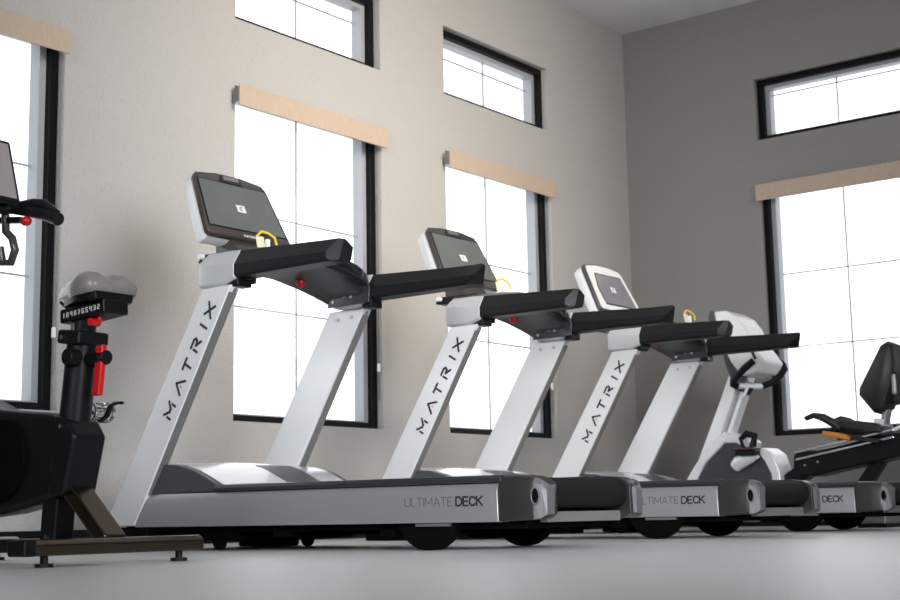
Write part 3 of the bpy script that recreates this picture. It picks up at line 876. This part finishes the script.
    MB().rbar(T(1.52, 3.11, 0.08), T(1.60, 3.11, 0.60), 0.09, 0.07).build('front_fork', BLK, r, bevel=0.008)
    MB().rbar(T(1.58, 3.11, 0.56), T(1.52, 3.11, 1.36), 0.075, 0.085).build('head_post', DGREY, r, bevel=0.012)
    hb = MB().rbar(T(1.36, 3.11, 1.36), T(1.60, 3.11, 1.36), 0.05, 0.10)
    for s in (-1, 1):
        hb.tube([T(1.50, 3.11, 1.395), T(1.50, 3.11 + s * 0.16, 1.415), T(1.54, 3.11 + s * 0.24, 1.425), T(1.62, 3.11 + s * 0.275, 1.405), T(1.72, 3.11 + s * 0.28, 1.375), T(1.795, 3.11 + s * 0.28, 1.345)], 0.027, 14)
        hb.tube([T(1.56, 3.11 + s * 0.25, 1.43), T(1.64, 3.11 + s * 0.27, 1.435), T(1.70, 3.11 + s * 0.28, 1.425), T(1.78, 3.11 + s * 0.28, 1.37)], 0.018, 12)
    hbo = hb.build('handlebar', RUB, r)
    for s in (-1, 1):
        MB().box(T(1.64, 3.11 + s * 0.285 - 0.012, 1.408), T(1.745, 3.11 + s * 0.285 + 0.010, 1.414)).build('grip_strip', CREAM, hbo, bevel=0.002)
        MB().ball(T(1.605, 3.11 + s * 0.262, 1.362), 0.026, 0.022, 0.020).build('shift_button', RED, hbo)
        MB().rbar(T(1.44, 3.11 + s * 0.24, 1.385), T(1.60, 3.11 + s * 0.25, 1.365), 0.026, 0.03).build('brake_arm', BLK, hbo, bevel=0.004)
    # rounded end of the lower bar
    MB().tube([T(1.50, 3.345, 1.40), T(1.50, 3.35, 1.33), T(1.53, 3.36, 1.30), T(1.545, 3.365, 1.25), T(1.52, 3.365, 1.20), T(1.47, 3.36, 1.205), T(1.46, 3.35, 1.27)], 0.017, 12).build('bottle_ring', BEZ, hbo)
    # tablet style screen
    n = Vector((0.93, 0.05, 0.36)).normalized()
    uu = Vector((-0.30, 0, 0.954)).normalized()
    ss = n.cross(uu).normalized()
    c0 = Vector(T(1.625, 3.11, 1.555))

    def S(a, b, d):
        return c0 + ss * a + uu * b + n * d
    hw, hh = 0.20, 0.145
    rect = [(-hw, -hh), (hw, -hh), (hw, hh), (-hw, hh)]
    tb = MB().loft([[S(a, b, -0.022) for a, b in rect], [S(a, b, 0) for a, b in rect]]).build('console', BLK, r, bevel=0.010, seg=3)
    rect = [(-hw + 0.018, -hh + 0.02), (hw - 0.018, -hh + 0.02), (hw - 0.018, hh - 0.018), (-hw + 0.018, hh - 0.018)]
    MB().loft([[S(a, b, -0.002) for a, b in rect], [S(a, b, 0.002) for a, b in rect]]).build('screen', mat('tablet_screen', (0.30, 0.27, 0.26), 0.25), tb)
    return r


make_spin_bike()


# ------------------------------------------------------------------ recumbent bike by the right wall
def make_recumbent():
    ox, oy = 1.95, 9.87
    r = thing('recumbent_bike', (ox, oy, 0), 'recumbent exercise bike with white mast and black seat in front of the right wall window', 'exercise bike')

    def T(x, y, z):
        return (x - ox, y - oy, z)

    def prism(poly, y0, y1):
        return MB().prism([(p[0] - ox, p[1]) for p in poly], y0 - oy, y1 - oy)
    # mast: outer face and slim rear strip
    prism([(1.15, 0.30), (1.20, 0.50), (1.433, 1.0), (1.53, 1.22), (1.625, 1.20), (1.528, 0.97), (1.33, 0.52), (1.30, 0.30)], 9.80, 9.90).build('mast', SILV, r, bevel=0.012, seg=3)
    prism([(1.40, 0.60), (1.56, 0.97), (1.64, 1.15), (1.67, 1.14), (1.595, 0.96), (1.45, 0.62)], 9.82, 9.93).build('mast_strip', SILV, r, bevel=0.008)
    # console head seen from behind its side
    hd = prism([(1.425, 1.625), (1.45, 1.655), (1.55, 1.655), (1.64, 1.60), (1.70, 1.52), (1.75, 1.40), (1.86, 1.24), (1.80, 1.16), (1.66, 1.14), (1.58, 1.25), (1.53, 1.35)], 9.70, 10.04).build('console', WHT, r, bevel=0.02, seg=3)
    prism([(1.405, 1.61), (1.425, 1.66), (1.46, 1.665), (1.50, 1.45), (1.48, 1.36)], 9.69, 10.05).build('console_edge', DGREY, hd, bevel=0.01)
    prism([(1.47, 1.38), (1.56, 1.40), (1.62, 1.25), (1.66, 1.10), (1.60, 1.04), (1.54, 1.12), (1.49, 1.26)], 9.76, 9.98).build('console_neck', BLUEG, hd, bevel=0.02, seg=3)
    MB().tube([T(1.66, 9.69, 1.37), T(1.70, 9.69, 1.375), T(1.76, 9.69, 1.33), T(1.79, 9.69, 1.26)], 0.010, 8).build('device_hook', BLK, hd)
    # handlebar: black grips joined by a bright bar
    hb = MB()
    hb.tube([T(1.795, 9.65, 1.245), T(1.72, 9.63, 1.185), T(1.635, 9.62, 1.105), T(1.625, 9.63, 1.075), T(1.645, 9.66, 1.062)], 0.027, 14)
    hb.build('handlebar_grip', RUB, r)
    hb = MB()
    hb.tube([T(1.655, 10.05, 1.082), T(1.70, 10.12, 1.11), T(1.775, 10.15, 1.165), T(1.815, 10.15, 1.215), T(1.80, 10.15, 1.25), T(1.752, 10.15, 1.292), T(1.735, 10.12, 1.33)], 0.026, 14)
    hb.build('handlebar_grip', RUB, r)
    MB().cyl(T(1.64, 9.66, 1.065), T(1.655, 10.05, 1.082), 0.023, 16).build('handlebar_centre', SILV, r)
    MB().rbar(T(1.56, 9.86, 1.10), T(1.65, 9.86, 1.03), 0.07, 0.08).build('handlebar_clamp', BLK, r, bevel=0.01)
    MB().tube([T(1.655, 9.80, 1.09), T(1.665, 9.78, 1.05), T(1.64, 9.77, 0.99)], 0.012, 8).build('clamp_lever', WHT, r)
    # front shroud: slate centre, white ribs
    sh = prism([(1.19, 0.20), (1.22, 0.40), (1.36, 0.56), (1.46, 0.64), (1.56, 0.66), (1.70, 0.585), (1.80, 0.53), (1.86, 0.36), (1.86, 0.20)], 9.76, 9.98).build('drive_shroud', BLUEG, r, bevel=0.02, seg=3)
    prism([(1.10, 0.20), (1.125, 0.37), (1.22, 0.50), (1.38, 0.655), (1.47, 0.735), (1.52, 0.70), (1.44, 0.62), (1.30, 0.50), (1.22, 0.37), (1.21, 0.20)], 9.745, 9.995).build('shroud_rib', SILV, sh, bevel=0.012)
    prism([(1.44, 0.645), (1.50, 0.715), (1.58, 0.70), (1.67, 0.655), (1.66, 0.60), (1.56, 0.64)], 9.75, 9.99).build('shroud_top', SILV, sh, bevel=0.015)
    prism([(1.72, 0.585), (1.79, 0.60), (1.86, 0.55), (1.91, 0.42), (1.93, 0.20), (1.86, 0.20), (1.84, 0.40), (1.79, 0.50)], 9.745, 9.995).build('shroud_rib', SILV, sh, bevel=0.012)
    cr = MB().tube([T(1.565, 9.72, 0.46), T(1.60, 9.715, 0.49), T(1.70, 9.70, 0.525), T(1.76, 9.70, 0.545)], [0.045, 0.055, 0.045, 0.028], 16, None).build('crank', SILV, r)
    pd = MB().box(T(1.62, 9.58, 0.575), T(1.80, 9.69, 0.60)).build('pedal', BRONZE, cr, bevel=0.01)
    MB().box(T(1.63, 9.59, 0.54), T(1.80, 9.68, 0.578)).build('pedal_body', BLK, cr, bevel=0.01)
    MB().tube([T(1.70, 9.60, 0.60), T(1.68, 9.60, 0.66), T(1.71, 9.64, 0.70), T(1.76, 9.67, 0.685), T(1.74, 9.67, 0.60)], 0.010, 8, 0.028).build('pedal_strap', BLK, cr)
    # rear boom with the rail the seat slides on
    boom = [(2.02, 0.425), (2.03, 0.54), (2.07, 0.56), (2.22, 0.56), (2.83, 0.66), (2.95, 0.62), (2.93, 0.52), (2.75, 0.475), (2.40, 0.415), (2.20, 0.375), (2.07, 0.37)]
    bo = prism(boom, 9.73, 9.97).build('seat_boom', BLK, r, bevel=0.02, seg=3)
    for y, dz in ((9.722, 0.0), (9.722, -0.052), (9.975, 0.0)):
        MB().rbar(T(2.055, y, 0.548 + dz), T(2.80, y, 0.680 + dz), 0.016, 0.024).build('seat_rail', CHR, bo, bevel=0.003)
    for x, z in ((2.12, 0.455), (2.22, 0.475)):
        MB().cyl(T(x, 9.731, z), T(x, 9.725, z), 0.008, 10).build('bolt', CHR, bo)
    MB().rbar(T(2.66, 9.85, 0.50), T(2.36, 9.85, 0.09), 0.09, 0.09).build('rear_leg', BLK, r, bevel=0.01)
    MB().rbar(T(1.20, 9.85, 0.09), T(2.70, 9.85, 0.09), 0.08, 0.10).build('floor_beam', STEEL, r, bevel=0.01)
    MB().box(T(1.16, 9.58, 0.02), T(1.30, 10.12, 0.12)).build('front_foot', BLK, r, bevel=0.02)
    ft = MB().box(T(2.55, 9.62, 0.025), T(2.74, 10.14, 0.10)).build('rear_foot', STEEL, r, bevel=0.01)
    MB().box(T(2.54, 9.60, 0.0), T(2.75, 10.16, 0.026)).build('foot_pad', BLK, ft, bevel=0.004)
    MB().rbar(T(1.80, 9.87, 0.25), T(2.10, 9.87, 0.44), 0.12, 0.12).build('boom_neck', BLK, r, bevel=0.01)
    # carriage, lever and seat
    prism([(2.36, 0.625), (2.42, 0.69), (2.60, 0.70), (2.78, 0.70), (2.80, 0.65)], 9.74, 9.96).build('seat_carriage', DGREY, r, bevel=0.008)
    MB().rbar(T(2.40, 9.66, 0.70), T(2.60, 9.66, 0.675), 0.03, 0.02).cyl(T(2.50, 9.66, 0.69), T(2.50, 9.75, 0.69), 0.012, 12).build('side_arm', BLK, r, bevel=0.003)
    MB().tube([T(2.325, 9.60, 0.670), T(2.42, 9.61, 0.655), T(2.52, 9.62, 0.628)], 0.020, 12, 0.014).build('release_lever', ORG, r)
    MB().rbar(T(2.50, 9.62, 0.635), T(2.72, 9.66, 0.60), 0.03, 0.03).cyl(T(2.70, 9.66, 0.61), T(2.70, 9.75, 0.62), 0.012, 12).build('lever_arm', BLK, r, bevel=0.003)
    sd = MB().loft([[T(x, y, z) for x, z in ((2.35, 0.70), (2.37, 0.755), (2.42, 0.775), (2.55, 0.755), (2.68, 0.73), (2.72, 0.70), (2.72, 0.66), (2.40, 0.66))] for y in (9.68, 10.02)]).build('seat', PADV, r, bevel=0.025, seg=4)
    MB().tube([T(2.20, 9.61, 0.785), T(2.26, 9.61, 0.805), T(2.33, 9.62, 0.785), T(2.41, 9.63, 0.735), T(2.44, 9.64, 0.70)], [0.018, 0.022, 0.030, 0.032, 0.02], 12, 0.032).build('side_grip', PADV, r)
    MB().tube([T(2.20, 10.11, 0.785), T(2.26, 10.11, 0.805), T(2.33, 10.10, 0.785), T(2.41, 10.09, 0.735), T(2.44, 10.08, 0.69)], 0.020, 12, 0.022).build('side_grip', PADV, r)
    MB().rbar(T(2.40, 9.62, 0.70), T(2.40, 10.10, 0.70), 0.03, 0.03, (1, 0, 0)).build('grip_crossbar', BLK, r)
    # backrest: wedge shaped pad with rear plate
    back = [(2.735, 1.295), (2.775, 1.315), (2.82, 1.29), (2.835, 1.15), (2.80, 0.98), (2.735, 0.83), (2.69, 0.795), (2.64, 0.81), (2.545, 0.935), (2.55, 0.985)]
    pad = []
    for y, k in ((9.73, 0.84), (9.75, 0.95), (9.79, 1.0), (9.91, 1.0), (9.95, 0.95), (9.97, 0.84)):
        pad.append([T(2.71 + (x - 2.71) * k, y, 1.06 + (z - 1.06) * k) for x, z in back])
    bk = MB().loft(pad).build('backrest', PADV, r, smooth=50)
    prism([(2.74, 1.10), (2.83, 1.09), (2.815, 0.87), (2.72, 0.86)], 9.75, 9.95).build('back_plate', BLK, bk, bevel=0.01)
    MB().box(T(2.80, 9.735, 0.93), T(2.825, 9.765, 1.07)).build('back_bracket', STEEL, bk, bevel=0.004)
    MB().rbar(T(2.67, 9.85, 0.66), T(2.735, 9.85, 0.90), 0.035, 0.10).build('back_post', STEEL, r, bevel=0.004)
    MB().rbar(T(2.655, 9.85, 0.655), T(2.675, 9.85, 0.765), 0.075, 0.14).build('post_socket', SILV, r, bevel=0.006)
    MB().tube([T(2.74, 9.78, 0.66), T(2.84, 9.76, 0.70), T(2.92, 9.76, 0.67), T(2.95, 9.78, 0.60)], 0.016, 10).build('rear_handle', WHT, r)
    return r


make_recumbent()
